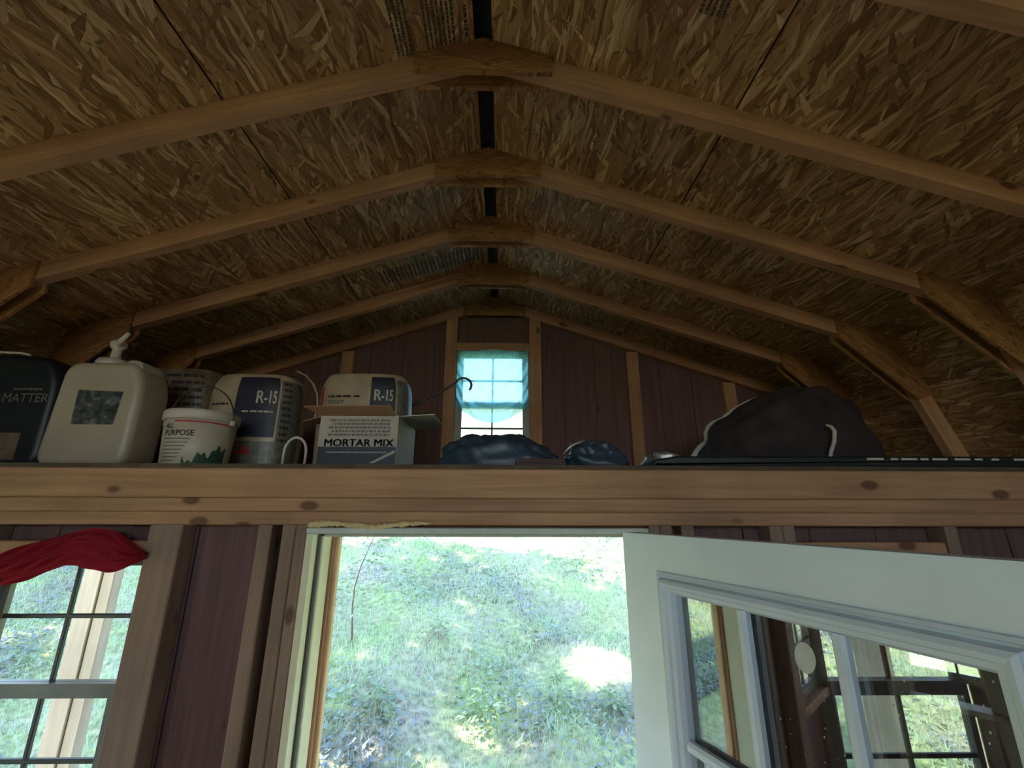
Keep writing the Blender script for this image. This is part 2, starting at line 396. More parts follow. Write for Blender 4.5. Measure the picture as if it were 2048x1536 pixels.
mb = MB().prism([(-.09, ZR+.012), (0, ZR+.035), (.09, ZR+.012), (.09, ZR+.020), (0, ZR+.045), (-.09, ZR+.020)], Y0, Y1)
mb.box(-.10, .10, Y1-.004, Y1+.02, ZR-.10, ZR+.048); mb.build('ridge_vent', 'black', ceil_)
th = .03
poly = [(-LX-.06,LZ-.05),(-KX-.012,KZ+.013),(0,ZR+.05),(KX+.012,KZ+.013),(LX+.06,LZ-.05),(LX+.10,LZ-.05),(KX+.04,KZ+.05),(0,ZR+.09),(-KX-.04,KZ+.05),(-LX-.10,LZ-.05)]
n = len(poly)
tag(MB().prism(poly[::-1], Y0-.1, Y1+.1).build('roof', 'roofing'), kind='structure')

def stamp(side, yi, si, x0, x1, ya, yb, rows, seed):
    """faded grade stamp printed on a sheathing panel: rows of marks too small to read, running along the ridge"""
    o, Mw = PAN[(side, yi, si)]; inv = Mw.inverted(); mb = MB(); off = .0006
    def fn(u, v):   # u along y, v across (|x|)
        p = Vector((side*v, u, ZR - TA*v)) ; q = inv @ p; q.z = off if side > 0 else -off; return tuple(q)
    for k in range(rows):
        v = x0 + (x1-x0)*(k+.2)/rows
        scribble(mb, fn, ya, yb, v, (x1-x0)/rows*.5, seed+k, .25)
    mb.build('grade_stamp', 'faded_ink', o, Mw)
stamp(-1, 1, 0, .078, .165, .72, .965, 7, 3)
stamp(-1, 1, 0, .20, .25, .80, .96, 4, 23)
stamp(-1, 1, 0, .040, .058, .86, .95, 1, 43)
stamp(1, 1, 0, .535, .60, .60, .76, 5, 63)
stamp(-1, 2, 0, .05, .58, 1.97, 2.10, 26, 83)

# ------------------------------------------------------------------ roof trusses
UP = [(0,3.278),(1.81,2.675),(1.7605,2.6242),(0,3.211)]
LO = [(1.81,2.675),(2.056,1.968),(1.989,1.968),(1.7605,2.6242)]
RG = [(-.2,3.2113),(0,3.277),(.2,3.2113),(.2,3.143),(-.2,3.143)]
KG = [(1.55,2.7613),(1.8085,2.6753),(1.900,2.414),(1.838,2.392),(1.552,2.668)]
mir = lambda P: [(-x, z) for x, z in P]
def make_truss(Y, label):
    base = loc(0, Y, 0); t = empty('roof_truss', (0, Y, LZ), label=label, category='roof truss', group='gambrel roof trusses')
    rot_prism('rafter', UP, 0, .038, (0, ZR), A1, 'pine', t, base)
    rot_prism('rafter', mir(UP), 0, .038, (0, ZR), math.pi-A1, 'pine', t, base)
    rot_prism('lower_chord', LO, 0, .038, (KX, KZ), A2, 'pine', t, base)
    rot_prism('lower_chord', mir(LO), 0, .038, (-KX, KZ), math.pi-A2, 'pine', t, base)
    for y in (-.011, .038):
        rot_prism('ridge_gusset', RG, y, y+.011, (0, 3.2), 0, 'osb_gusset', t, base)
        rot_prism('knee_gusset', KG, y, y+.011, (KX, KZ), A1*2.2, 'osb_gusset', t, base)
        rot_prism('knee_gusset', mir(KG), y, y+.011, (-KX, KZ), math.pi-A1*2.2, 'osb_gusset', t, base)
    return t
SP = .4064; D0 = .9668
labels = ['pine roof truss nearest overhead, only a corner showing at the upper right',
          'large pine roof truss with gusset under the printed sheathing, first full one from the viewer',
          'pine roof truss above the loft edge, second full one back',
          'pine roof truss over the middle of the loft, third full one back',
          'pine roof truss just in front of the far gable wall framing']
t0 = None
for k, lb in enumerate(labels):
    Yk = D0 + (k-1)*SP + (.028 if k == 0 else 0)
    if t0 is None: t0 = make_truss(Yk, lb); continue
    t = t0.copy(); t['label'] = lb; t.location = (0, Yk, LZ); COL.objects.link(t); WM[t.name] = loc(0, Yk, LZ)
    for ch in list(t0.children):
        c = ch.copy(); COL.objects.link(c); c.parent = t

# ------------------------------------------------------------------ windows
def window(idx, w, h, origin, rz, rail, rows, cols=2, deep=.045, fmat='vinyl'):
    """double hung window, origin at the bottom centre, local y = outwards"""
    e = empty('window_%d' % idx, origin, rz, kind='structure'); B = WM[e.name]
    hw = w/2; f = .022
    MB().ring((-hw,hw,0,h), (-hw+f,hw-f,f,h-f), 0, deep).build('frame', fmat, e, B)
    for nm, z0, z1, yy in (('lower_sash', f, rail+.017, .004), ('upper_sash', rail-.017, h-f, .022)):
        s = MB().ring((-hw+f,hw-f,z0,z1), (-hw+f+.018,hw-f-.018,z0+(.034 if nm[0]=='u' else .02),z1-(.034 if nm[0]=='l' else .016)), yy, yy+.016).build(nm, fmat, e, B)
        MB().box(-hw+f+.016, hw-f-.016, yy+.006, yy+.010, z0+.014, z1-.014).build('pane', 'glass', s, B)
        for c in range(1, cols):
            x = -hw+f + (w-2*f)*c/cols
            MB().cbox(z0+.015, z1-.015, -.006, .006, -.0055, .0055, .002).build('muntin', 'muntin', s, B @ loc(x, yy+.008, 0) @ Matrix.Rotation(R(-90), 4, 'Y'))
        for r in rows[nm]:
            MB().cbox(-hw+f+.015, hw-f-.015, yy+.002, yy+.014, r-.0055, r+.0055, .002).build('muntin', 'muntin', s, B)
    return e

# ------------------------------------------------------------------ front wall (under the loft edge)
FY, FD = 1.319, .0635
SY = FY + FD
wf = empty('wall_front', (0, FY, 0), kind='structure')
ZP = 1.890
box_part('top_plate', 'pine', wf, -2.05, 2.05, FY, FY+.089, 1.9282, 1.9657)
box_part('top_plate', 'pine', wf, -2.05, 2.05, FY+.001, FY+.089, ZP, 1.9275)
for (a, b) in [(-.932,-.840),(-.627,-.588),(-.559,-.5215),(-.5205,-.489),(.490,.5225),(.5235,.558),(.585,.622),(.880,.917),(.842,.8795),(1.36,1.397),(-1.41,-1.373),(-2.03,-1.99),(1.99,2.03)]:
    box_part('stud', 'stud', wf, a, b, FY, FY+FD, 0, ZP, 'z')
for s in (-1, 1):
    a, b = sorted((s*.932 if s < 0 else s*.9175, s*1.365))
    box_part('header', 'pine', wf, a, b, FY+.012, FY+FD, 1.808, 1.846)
    box_part('sill', 'pine', wf, a, b, FY+.012, FY+FD, 1.045, 1.083)
box_part('header', 'pine', wf, -.487, .487, FY+.045, FY+FD+.02, 1.884, 1.8895)
def siding_boards(parent, x0, x1, z0, z1, y, holes=(), step=.2032, Mx=Matrix.Identity(4), top=None):
    x = x0
    while x < x1 - .01:
        xe = min(x + step, x1); spans = [(z0, top(x, xe) if top else z1)]
        cuts = [h for h in holes if h[0] < xe and h[1] > x]
        segs = [(x, xe)]
        edges = sorted({x, xe, *[v for h in cuts for v in (h[0], h[1]) if x < v < xe]})
        for a, b in zip(edges[:-1], edges[1:]):
            sp = spans[:]
            for h in cuts:
                if h[0] <= a+1e-6 and h[1] >= b-1e-6:
                    ns = []
                    for (u, v) in sp:
                        if h[2] > u: ns.append((u, min(v, h[2])))
                        if h[3] < v: ns.append((max(u, h[3]), v))
                    sp = [q for q in ns if q[1]-q[0] > .005]
            for (u, v) in sp:
                MB().box(a+(.0025 if a == x else 0), b-(.0025 if b == xe else 0), 0, .010, u, v).build('siding_board', 'siding', parent, Mx @ loc(0, y, 0))
        MB().box(x-.01, x+.01, .008, .012, z0, spans[0][1]-.01).build('siding_groove', 'siding', parent, Mx @ loc(0, y, 0)) if not any(h[0] < x+.01 and h[1] > x-.01 for h in holes) else None
        x = xe
WX0, WX1, WZ0, WZ1 = -1.385, -.945, 1.085, 1.812
siding_boards(wf, -2.05, 2.05, 0, 1.89, SY, [(-.488,.488,-1,1.885), (WX0,WX1,WZ0,WZ1), (-WX1,-WX0,WZ0,WZ1)])
rl = dict(lower_sash=[.219], upper_sash=[.555])
window(1, WX1-WX0, WZ1-WZ0, ((WX0+WX1)/2, SY-.012, WZ0), 0, .378, rl)
window(3, WX1-WX0, WZ1-WZ0, (-(WX0+WX1)/2, SY-.012, WZ0), 0, .378, rl)

# ------------------------------------------------------------------ loft floor with its rim beam
lf = empty('loft_floor', (0, FY, 1.966), kind='structure')
box_part('rim_beam', 'pine', lf, -2.05, 2.05, FY-.002, FY+.036, 1.9662, 2.0498)
for x in np.arange(-1.8, 1.9, .61):
    box_part('joist', 'pine', lf, x-.019, x+.019, FY+.037, 2.60, 1.9662, 2.0498, 'y')
MB().box(-2.03, -.62, FY-.004, 2.60, 2.050, 2.062).build('deck_panel', 'deck', lf)
MB().box(-.618, .60, FY-.004, 2.60, 2.050, 2.062).build('deck_panel', 'deck', lf)
MB().box(.602, 2.03, FY-.004, 2.60, 2.050, 2.062).build('deck_panel', 'deck', lf)
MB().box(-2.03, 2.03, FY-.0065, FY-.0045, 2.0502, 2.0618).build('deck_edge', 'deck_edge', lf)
MB().box(-2.05, 2.05, FY+.09, 2.60, 1.955, 1.966).build('porch_ceiling', 'siding', lf)
LZT = 2.062

# ------------------------------------------------------------------ far gable wall
GY = D0 + 4*SP
wg = empty('wall_gable', (0, GY, LZT), kind='structure')
gb = loc(0, GY, 0)
rot_prism('rafter', UP, 0, .038, (0, ZR), A1, 'pine', wg, gb); rot_prism('rafter', mir(UP), 0, .038, (0, ZR), math.pi-A1, 'pine', wg, gb)
rot_prism('lower_chord', LO, 0, .038, (KX, KZ), A2, 'pine', wg, gb); rot_prism('lower_chord', mir(LO), 0, .038, (-KX, KZ), math.pi-A2, 'pine', wg, gb)
rot_prism('ridge_gusset', RG, -.011, 0, (0, 3.2), 0, 'osb_gusset', wg, gb)
for (a, b) in [(-.308,-.234),(.224,.300),(.840,.915),(-.950,-.876),(1.435,1.51),(-1.51,-1.435)]:
    ztop = 3.211 - TA*max(abs(a), abs(b)) - .001
    if abs(a) < .4: ztop = 3.142
    box_part('stud', 'pine', wg, a, b, GY+.002, GY+.040, LZT, ztop, 'z')
box_part('header', 'pine', wg, -.233, .223, GY+.004, GY+.040, 2.905, 2.960)
box_part('sill', 'pine', wg, -.233, .223, GY+.004, GY+.040, 2.215, 2.252)
def gtop(x0, x1):
    f = lambda x: ZR - TA*abs(x) if abs(x) < KX else KZ - (abs(x)-KX)*math.tan(A2)
    return min(f(x0), f(x1)) - .005
siding_boards(wg, -2.0, 2.0, LZT-.1, 3.2, GY+.0405, [(-.233,.223,2.245,2.905)], top=gtop)
window(2, .452, .655, (-.005, GY+.014, 2.250), 0, .305, dict(lower_sash=[.16], upper_sash=[.465]))
MB().prism([(-2.06,1.9),(2.06,1.9),(2.06,1.97),(1.82,2.69),(.24,3.21),(.24,2.24),(-.24,2.24),(-.24,3.21),(-1.82,2.69),(-2.06,1.97)][::1], GY+.054, GY+.060).build('sheathing', 'siding', wg)
MB().prism([(-.24,2.906),(.24,2.906),(.24,3.205),(0,3.28),(-.24,3.205)], GY+.054, GY+.060).build('sheathing', 'siding', wg)

# ------------------------------------------------------------------ side walls, back wall, floor, porch
tag(MB().box(-2.06, 2.06, Y0, FY+.08, -.12, 0).build('floor', 'floor'), kind='structure')
def side_wall(side, wins, widx, gap=None):
    w = empty('wall_left' if side < 0 else 'wall_right', (side*2.03, 0, 0), kind='structure')
    # local frame: x along +y for the left wall seen from inside, y outwards
    Mx = loc(side*1.985, 0, 0) @ Matrix.Rotation(R(90) if side < 0 else R(-90), 4, 'Z')
    cv = (lambda y: y) if side < 0 else (lambda y: -y)
    ya, yb = (Y0, FY+.05) if side < 0 else (-FY-.05, -Y0)
    holes = [gap] if gap else []      # opening added in the left wall to let sun onto the floor
    for (a, b, z0, z1) in wins:
        a_, b_ = sorted((cv(a), cv(b))); holes.append((a_, b_, z0, z1))
        window(widx, b-a, z1-z0, (side*(1.985+.045), (a+b)/2, z0), R(90) if side < 0 else R(-90), (z1-z0)*.52, dict(lower_sash=[(z1-z0)*.26], upper_sash=[(z1-z0)*.78])); widx += 1
    siding_boards(w, ya, yb, 0, 1.93, FD, holes, .4064, Mx)
    edges = sorted({*np.arange(Y0+.05, FY, .61)} | {v for q in wins for v in (q[0]-.02, q[1]+.02)})
    for y in edges:
        if any(q[0] < y < q[1] for q in wins) or (gap and gap[0] < y < gap[1]): continue
        box_part('stud', 'pine', w, *sorted((side*1.985, side*2.048)), y-.019, y+.019, 0, 1.93, 'z')
    box_part('top_plate', 'pine', w, *sorted((side*1.982, side*2.055)), Y0, FY, 1.930, 1.967, 'y')
    return widx
wi = side_wall(-1, [(.62, 1.16, 1.06, 1.82)], 4, (-1.45, -.85, -1, 1.88))
wi = side_wall(1, [(-1.2, -.6, 1.0, 1.80)], wi)  # unseen window, added for daylight from the right
wb = empty('wall_back', (0, Y0, 0), kind='structure')
def btop(x0, x1):
    f = lambda x: ZR - TA*abs(x) if abs(x) < KX else KZ - (abs(x)-KX)*math.tan(A2)
    return min(f(x0), f(x1)) - .005
BW = .45
siding_boards(wb, -2.05, 2.05, 0, 3.2, Y0-.012, [(-1.0, 1.0, 2.10, 2.90)], .4100, top=btop)
for xc in (-.5, .5):
    window(wi, .999, .80, (xc, Y0+.002, 2.10), math.pi, .41, dict(lower_sash=[.21], upper_sash=[.61])); wi += 1  # unseen back windows, added to light the roof and loft
bl = empty('loft_floor', (0, -1.7, 1.966), kind='structure')      # unseen loft added to shade the lower front wall
box_part('rim_beam', 'pine', bl, -1.98, 1.98, -1.70, -1.662, 1.9685, 2.0498)
MB().box(-1.98, 1.98, Y0+.062, -1.66, 2.050, 2.062).build('deck_panel', 'deck', bl)
for a in (-BW-.04, BW+.002, -2.0, 1.96):
    box_part('stud', 'pine', wb, a, a+.038, Y0, Y0+.06, 0, 2.0, 'z')
box_part('header', 'pine', wb, -1.5, 1.5, Y0, Y0+.06, 1.951, 2.09)
pf = tag(MB().box(-2.06, 2.06, FY+.081, 2.70, -.12, -.02).build('porch_floor', 'post'), kind='structure')
def porch_post(x, lb):
    e = empty('porch_post', (x, 2.58, -.02), label=lb, category='post', group='porch posts')
    box_part('post_board', 'post', e, x-.095, x-.001, 2.555, 2.625, -.02, 1.954, 'z')
    box_part('post_board', 'post', e, x+.001, x+.062, 2.565, 2.625, -.02, 1.954, 'z')
porch_post(-2.05 -.02, 'tan wooden porch corner post seen through the left window')
porch_post(2.05, 'tan wooden porch corner post on the side of the open white door')
# ------------------------------------------------------------------ door frame and door
df = empty('trim_1', (0, FY, 0), kind='structure')
for s in (-1, 1):
    q = lambda a, b: sorted((s*a, s*b))
    box_part('jamb', 'cream', df, *q(.468, .487), FY-.006, 1.428, 0, 1.866, 'z')
    box_part('weatherstrip', 'rubber', df, *q(.460, .4675), 1.352, 1.361, 0, 1.858, 'z')
    box_part('door_stop', 'cream', df, *q(.455, .4675), 1.362, 1.428, 0, 1.858, 'z')
    box_part('casing_gap', 'pine', df, *q(.447 if s < 0 else .470, .487), 1.429, 1.440, 0, 1.866, 'z')
    box_part('brick_mould', 'tan_casing', df, *q(.436 if s < 0 else .486, .530), 1.441, 1.466, 0, 1.90, 'z')
box_part('head_jamb', 'head', df, -.487, .487, FY-.006, 1.428, 1.8665, 1.8835)
box_part('head_stop', 'head', df, -.455, .455, 1.362, 1.428, 1.856, 1.866)
box_part('head_mould', 'tan_casing', df, -.436, .436, 1.441, 1.466, 1.852, 1.90)

TH = R(111.0)
dr = empty('door_1', (.402, 1.275, .0), TH + math.pi, kind='structure')
tag(dr, label='white exterior door with a nine pane window, swung open into the room')
DB = WM[dr.name]
DW, DT, ZT = .914, .044, 1.8745
gx0, gx1, gz0, gz1 = .135, .780, .800, 1.791
slab = MB().ring((0, DW, .012, ZT), (gx0+.02, gx1-.02, gz0+.02, gz1-.02), 0, DT).build('slab', 'white_paint', dr, DB)
gf = MB()
PRF = [(0, .001), (.001, -.007), (.007, -.009), (.0095, -.001), (.013, -.001), (.016, -.015), (.023, -.019), (.031, -.014), (.034, -.009), (.042, -.005), (.048, .006), (.050, .022)]
V = []; F = []
for d, y in PRF: V += [(gx0+d, y, gz0+d), (gx1-d, y, gz0+d), (gx1-d, y, gz1-d), (gx0+d, y, gz1-d)]
for i in range(len(PRF)-1):
    for k in range(4): F.append((i*4+k, i*4+(k+1)%4, (i+1)*4+(k+1)%4, (i+1)*4+k))
gf.add(V, F)
gf.ring((gx0, gx1, gz0, gz1), (gx0+.05, gx1-.05, gz0+.05, gz1-.05), DT, DT+.010)
gf.build('glazing_frame', 'glazing', dr, DB)
ix0, ix1, iz0, iz1 = gx0+.05, gx1-.05, gz0+.05, gz1-.045
pane = MB().box(ix0-.004, ix1+.004, .020, .024, iz0-.004, iz1+.004).build('pane', 'door_glass', dr, DB)
for k in (1, 2):
    x = ix0 + (ix1-ix0)*k/3
    MB().cbox(iz0, iz1, -.012, .012, -.011, .011, .006).build('muntin', 'glazing', dr, DB @ loc(x, .008, 0) @ Matrix.Rotation(R(-90), 4, 'Y'))
    z = iz0 + (iz1-iz0)*k/3
    MB().cbox(ix0, ix1, -.011, .011, -.011, .011, .006).build('muntin', 'glazing', dr, DB @ loc(0, .008, z))
st = MB(); st.add([(.473+.019*math.cos(a), .0192, 1.690+.024*math.sin(a)+.004*math.cos(a)) for a in np.linspace(0, 2*math.pi, 28, False)], [tuple(range(28))])
so = st.build('sticker', 'sticker', pane, DB); so['label'] = 'whitish oval sticker on the glass'
sp = MB(); r_ = random.Random(4)
for k in range(130):
    x, z = r_.uniform(ix0+.18, ix1), r_.uniform(1.30, iz1); a = r_.uniform(.0003, .0011)
    sp.add([(x-a, .0194, z-a), (x+a, .0194, z-a*1.5), (x+a, .0194, z+a*1.8), (x-a, .0194, z+a)], [(0,1,2,3)])
so = sp.build('paint_speck', 'sticker', pane, DB); so['kind'] = 'stuff'
for z in (.25, .95, 1.68):
    MB().lathe([(.006, z-.05), (.006, z+.05)], 10, .0, .050).build('hinge', 'vinyl', dr, DB)

# bead of expanding foam along the head of the door frame
pts = []; rad = []
for i in range(46):
    a = i/45; x = -.486 + .352*a
    pts.append((x, FY-.004, 1.8905 + .004*math.sin(a*9) + r_.uniform(-.0015, .0015) + .012*max(0, a-.75))); rad.append((.0075 + r_.uniform(-.002, .003))*(1 - .6*max(0, a-.8)/.2))
fo = MB().tube(pts, rad, 8).build('spray_foam', 'foam', None, None, True)
tag(fo, 'yellowish bead of expanding foam above the door frame', 'spray foam')
# ------------------------------------------------------------------ things on the loft
M['jug'] = plain('milky plastic', (.40, .345, .26), .4, var=.06, scale=5)
M['white_plastic'] = plain('white plastic', (.50, .46, .39), .4, var=.04)
M['pail'] = plain('warm white pail', (.52, .46, .36), .45, var=.03)
M['red_ink'] = plain('red print', (.40, .03, .02), .6); M['green_ink'] = plain('dark green print', (.02, .07, .045), .6)
M['navy_ink'] = plain('navy print', (.013, .015, .034), .5); M['grey_ink'] = plain('grey print', (.14, .13, .12), .6)
M['wrap'] = plain('clear wrapped cream batts', (.40, .32, .22), .35, var=.08); M['wrap_grey'] = plain('grey printed wrap', (.13, .12, .105), .4, var=.2, scale=40)
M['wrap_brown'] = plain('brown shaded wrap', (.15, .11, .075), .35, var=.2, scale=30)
M['card'] = plain('brown cardboard', (.27, .15, .085), .8, var=.06); M['box_white'] = plain('white printed carton', (.42, .37, .32), .7, var=.04)
M['carton_side'] = plain('window-lit carton side', (.46, .52, .42), .7, var=.04)  # window light on the right face is put into this pale green
M['tarp'] = plain('dark blue tarp', (.036, .062, .095), .40, var=.2, scale=9)
M['tote'] = plain('black teal bag', (.008, .014, .018), .45, var=.2)
M['maroon'] = plain('dark maroon fabric', (.026, .015, .019), .85, var=.25, scale=14)
M['piping'] = plain('pale piping', (.48, .46, .40), .6); M['wire'] = plain('dark wire', (.05, .05, .045), .4, metal=.6)
M['steel'] = plain('pale sheen and plastic', (.45, .43, .40), .35, metal=.7)
M['mat'] = plain('black green sheet', (.008, .014, .014), .5); M['mauve'] = plain('mauve folded cloth', (.12, .07, .07), .9)
M['red_cloth'] = cloth_mat('red bandana cotton', (.42, .03, .045), .40)
M['sheer'] = cloth_mat('sheer aqua curtain', (.32, .78, .82), .68, .14, 60)

def rounded(outline, seg=5, r=.02):
    """round the corners of a polygon (x, z); r may be a list"""
    out = []; n = len(outline)
    for i, p in enumerate(outline):
        rr = r[i] if isinstance(r, (list, tuple)) else r
        a = Vector(outline[i-1]) - Vector(p); b = Vector(outline[(i+1) % n]) - Vector(p)
        d = min(rr, a.length*.48, b.length*.48)
        p0 = Vector(p) + a.normalized()*d; p1 = Vector(p) + b.normalized()*d
        for k in range(seg+1):
            t = k/seg; q = p0*(1-t)**2 + Vector(p)*2*t*(1-t) + p1*t*t; out.append((q.x, q.y))
    return out
def puffed(outline, y0, y1, r, steps=5):
    """extrude a closed outline from y0 to y1 with rounded front and back edges"""
    P = np.array(outline); n = len(P); ar = .5*np.sum(P[:,0]*np.roll(P[:,1],-1) - np.roll(P[:,0],-1)*P[:,1])
    if ar < 0: P = P[::-1].copy()
    tg = np.roll(P,-1,0) - np.roll(P,1,0); tg /= np.linalg.norm(tg,axis=1)[:,None] + 1e-9
    inn = np.stack([-tg[:,1], tg[:,0]], 1)
    mb = MB()
    prof = [(y0 + r*(1-math.cos(a)), r*(1-math.sin(a))) for a in np.linspace(0, math.pi/2, steps+1)]
    prof += [(y1 - r*(1-math.cos(a)), r*(1-math.sin(a))) for a in np.linspace(math.pi/2, 0, steps+1)]
    prof = [(y0, r*1.12)] + prof + [(y1, r*1.12)]
    V = []; F = []
    for y, ins in prof:
        Q = P + inn*ins; V += [(x, y, z) for x, z in Q]
    m = len(prof)
    for i in range(m-1):
        for k in range(n): F.append((i*n+k, i*n+(k+1)%n, (i+1)*n+(k+1)%n, (i+1)*n+k))
    F += [tuple(range(n-1,-1,-1)), tuple((m-1)*n+k for k in range(n))]
    return mb.add(V, F)

# --- water jug
e = empty('water_jug', (-1.28, 1.49, LZT), label='large milky plastic water jug with a dark picture label and a top spout', category='jug')
ol = rounded([(-1.428,LZT),(-1.140,LZT),(-1.138,2.325),(-1.172,2.413),(-1.412,2.413)], 8, [.05,.05,.06,.06,.055])
puffed(ol, 1.42, 1.56, .024, 7).build('body', 'jug', e, None, True)
ol = rounded([(-1.238,2.385),(-1.165,2.385),(-1.172,2.418),(-1.195,2.425),(-1.226,2.425)], 6, .014)
puffed(ol, 1.44, 1.54, .006).build('carry_handle', 'jug', e, None, True)
MB().lathe([(.050,2.404),(.050,2.425),(.044,2.437),(.020,2.441),(.016,2.447),(.014,2.478),(.020,2.484),(.024,2.490),(.024,2.506),(.014,2.514)], 24, -1.315, 1.49).build('cap', 'white_plastic', e, None, True)
MB().tube([(-1.315,1.49,2.492),(-1.285,1.46,2.500),(-1.245,1.44,2.522)], [.011,.010,.007], 10).build('spout', 'white_plastic', e, None, True)
m, t, b, o = new_mat('dark picture print')
nn = node(t, 'ShaderNodeTexNoise'); nn.inputs['Scale'].default_value = 45; nn.inputs['Detail'].default_value = 4; link(t, obj_coord(t), nn.inputs['Vector'])
rp = ramp(t, [(.35, (.012,.016,.018)), (.55, (.06,.07,.07)), (.72, (.22,.22,.20))]); link(t, nn.outputs['Fac'], rp.inputs[0]); link(t, rp.outputs[0], b.inputs['Base Color']); b.inputs['Roughness'].default_value = .5
M['picture'] = m
MB().add([(-1.335,1.4185,2.196),(-1.20,1.4185,2.196),(-1.192,1.4185,2.306),(-1.34,1.4185,2.312)], [(0,1,2,3)]).build('label', 'picture', e)

# --- black bag at the far left
e = empty('storage_bag', (-1.62, 1.56, LZT), label='black bag with faint grey lettering at the far left of the loft', category='bag')
ol = rounded([(-1.86,LZT),(-1.442,LZT),(-1.450,2.36),(-1.50,2.44),(-1.84,2.452)], 6, [.05,.05,.06,.05,.06])
puffed(ol, 1.45, 1.74, .022).build('body', 'tote', e, None, True)
fb = lambda u, v: (u, 1.4488, v)
text_on(MB(), 'MATTER', fb, -1.612, 2.276, .030, .150, .0).build('lettering', 'grey_ink', e)
scribble(MB(), fb, -1.585, -1.49, 2.318, .006, 5).build('small_print', 'grey_ink', e)
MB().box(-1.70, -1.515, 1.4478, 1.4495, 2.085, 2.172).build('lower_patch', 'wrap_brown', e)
MB().tube([(-1.68,1.4475,2.452),(-1.60,1.447,2.449),(-1.57,1.452,2.444)], .004, 8).build('trim_edge', 'piping', e)

# --- joint compound pail
PX, PY = -.972, 1.505
def pr_(z): return .096 + (z-LZT)*.062
e = empty('compound_pail', (PX, PY, LZT), label='small white pail of all purpose compound with a wire bail', category='pail')
MB().lathe([(.090,LZT),(.096,LZT+.004),(pr_(2.215),2.215)], 40, PX, PY).build('body', 'pail', e, None, True)
MB().lathe([(.106,2.2155),(.112,2.217),(.112,2.240),(.109,2.248),(.100,2.250),(.099,2.242)], 40, PX, PY).build('lid', 'white_plastic', e, None, True)
def fp(u, v):  # u = arc length, 0 faces the viewer
    a = -1.0 + u/.1; r = pr_(v) + .0008; return (PX + r*math.cos(a), PY + r*math.sin(a), v)
patch(MB(), fp, -.075, .095, 2.204, 2.209, 16, 1).build('red_stripe', 'red_ink', e)
mb = MB(); text_on(mb, 'ALL', fp, -.105, 2.183, .016, .030, .04); text_on(mb, 'PURPOSE', fp, -.105, 2.160, .018, .092, .04); mb.build('lettering', 'ink', e)
mb = MB()
for k in range(7): scribble(mb, fp, -.105, -.02 - .006*k, 2.148 - .0115*k, .0035, 50+k, .2)
mb.build('small_print', 'grey_ink', e)
hz = lambda u: 2.078 + .055*max(0, (u+.03)/.12) + .010*math.sin(u*130) + .008*math.sin(u*310)
MB().grid(24, 5, lambda a, b_: fp(-.035 + .125*a, 2.070 + max(.002, hz(-.035+.125*a)-2.070)*b_)).build('tree_print', 'green_ink', e)
MB().tube([(PX + .114*math.cos(a), PY-.015, 2.215 + .130*math.sin(a)) for a in np.linspace(0, math.pi, 26)], .0022, 6).build('bail', 'wire', e)
for s in (-1, 1): MB().lathe([(.009, 2.206),(.009,2.222)], 10, PX+s*.112, PY-.015).build('ear', 'white_plastic', e)

# --- plastic wrapped packs of insulation
def pack(name, X, Yf, w, h, d, label, prints, lean=0., grp='packs of insulation', body='wrap'):
    e = empty(name, (X, Yf+d/2, LZT), label=label, category='insulation pack', group=grp)
    cy = Yf + d/2
    def prof(v):    # v 0..1 height -> (half size factor, z)
        return v
    def surf(u, z, off=0.):
        """u: angle-like -1..1 across the front; superellipse section that closes in a domed top"""
        t = (z-LZT)/h; k = 1. if t < .80 else math.sqrt(max(0, 1-((t-.80)/.215)**2)) * .25 + .75
        k *= 1 + .03*math.sin(math.pi*min(1, t)); a = -math.pi/2 + u*math.pi
        c, s = math.cos(a), math.sin(a); ex = .62
        x = math.copysign(abs(c)**ex, c)*(w/2*k+off); y = math.copysign(abs(s)**ex, s)*(d/2*k+off)
        return (X + x + lean*(z-LZT), cy + y, z)
    zs = [LZT + h*v for v in (0, .02, .1, .25, .4, .55, .7, .8, .87, .92, .955, .98, .995)]
    n = 48; V = []; F = []
    for z in zs:
        for k in range(n): V.append(surf(-1 + 2*k/n, z))
    for i in range(len(zs)-1):
        for k in range(n): F.append((i*n+k, i*n+(k+1)%n, (i+1)*n+(k+1)%n, (i+1)*n+k))
    top = len(V); V.append((X+lean*h, cy, LZT+h*1.01)); L = (len(zs)-1)*n
    F += [tuple(range(n-1,-1,-1))] + [(L+k, L+(k+1)%n, top) for k in range(n)]
    MB().add(V, F).build('body', body, e, None, True)
    fs = lambda u, v: surf(u, LZT + h*v, .0015)
    fs2 = lambda u, v: surf(u, LZT + h*v, .0025)
    for p in prints:
        mb = MB()
        if p[0] == 'patch': patch(mb, fs, *p[2:6], 14, 14); mb.build('print_panel', p[1], e)
        elif p[0] == 'text': text_on(mb, p[2], fs2, p[3], p[4], p[5], p[6], .03); mb.build('lettering', p[1], e)
        elif p[0] == 'lines':
            for k in range(p[6]): scribble(mb, fs2, p[2], p[3], p[4] + (p[5]-p[4])*k/max(1,p[6]-1), p[7], 100+k*7, .3)
            mb.build('small_print', p[1], e)
    return e, surf
PRA = [('patch','navy_ink',-.02,.205,.34,.955), ('patch','wrap_grey',.225,.50,.0,.93), ('patch','wrap_grey',-.30,.225,.0,.30), ('text','white_plastic','R-15',.04,.68,.125,.145),
       ('lines','ink',.25,.36,.30,.88,10,.028), ('lines','white_plastic',.0,.17,.585,.585,1,.018), ('patch','red_ink',.0,.05,.17,.25), ('lines','ink',-.22,-.05,.66,.66,1,.02), ('lines','grey_ink',-.2,.1,.09,.22,3,.02), ('patch','navy_ink',-.28,.22,.0,.06)]
pack('insulation_pack', -.925, 1.640, .330, .385, .22, 'round topped wrapped pack of insulation marked R-15 beside the small pail', PRA, .0)
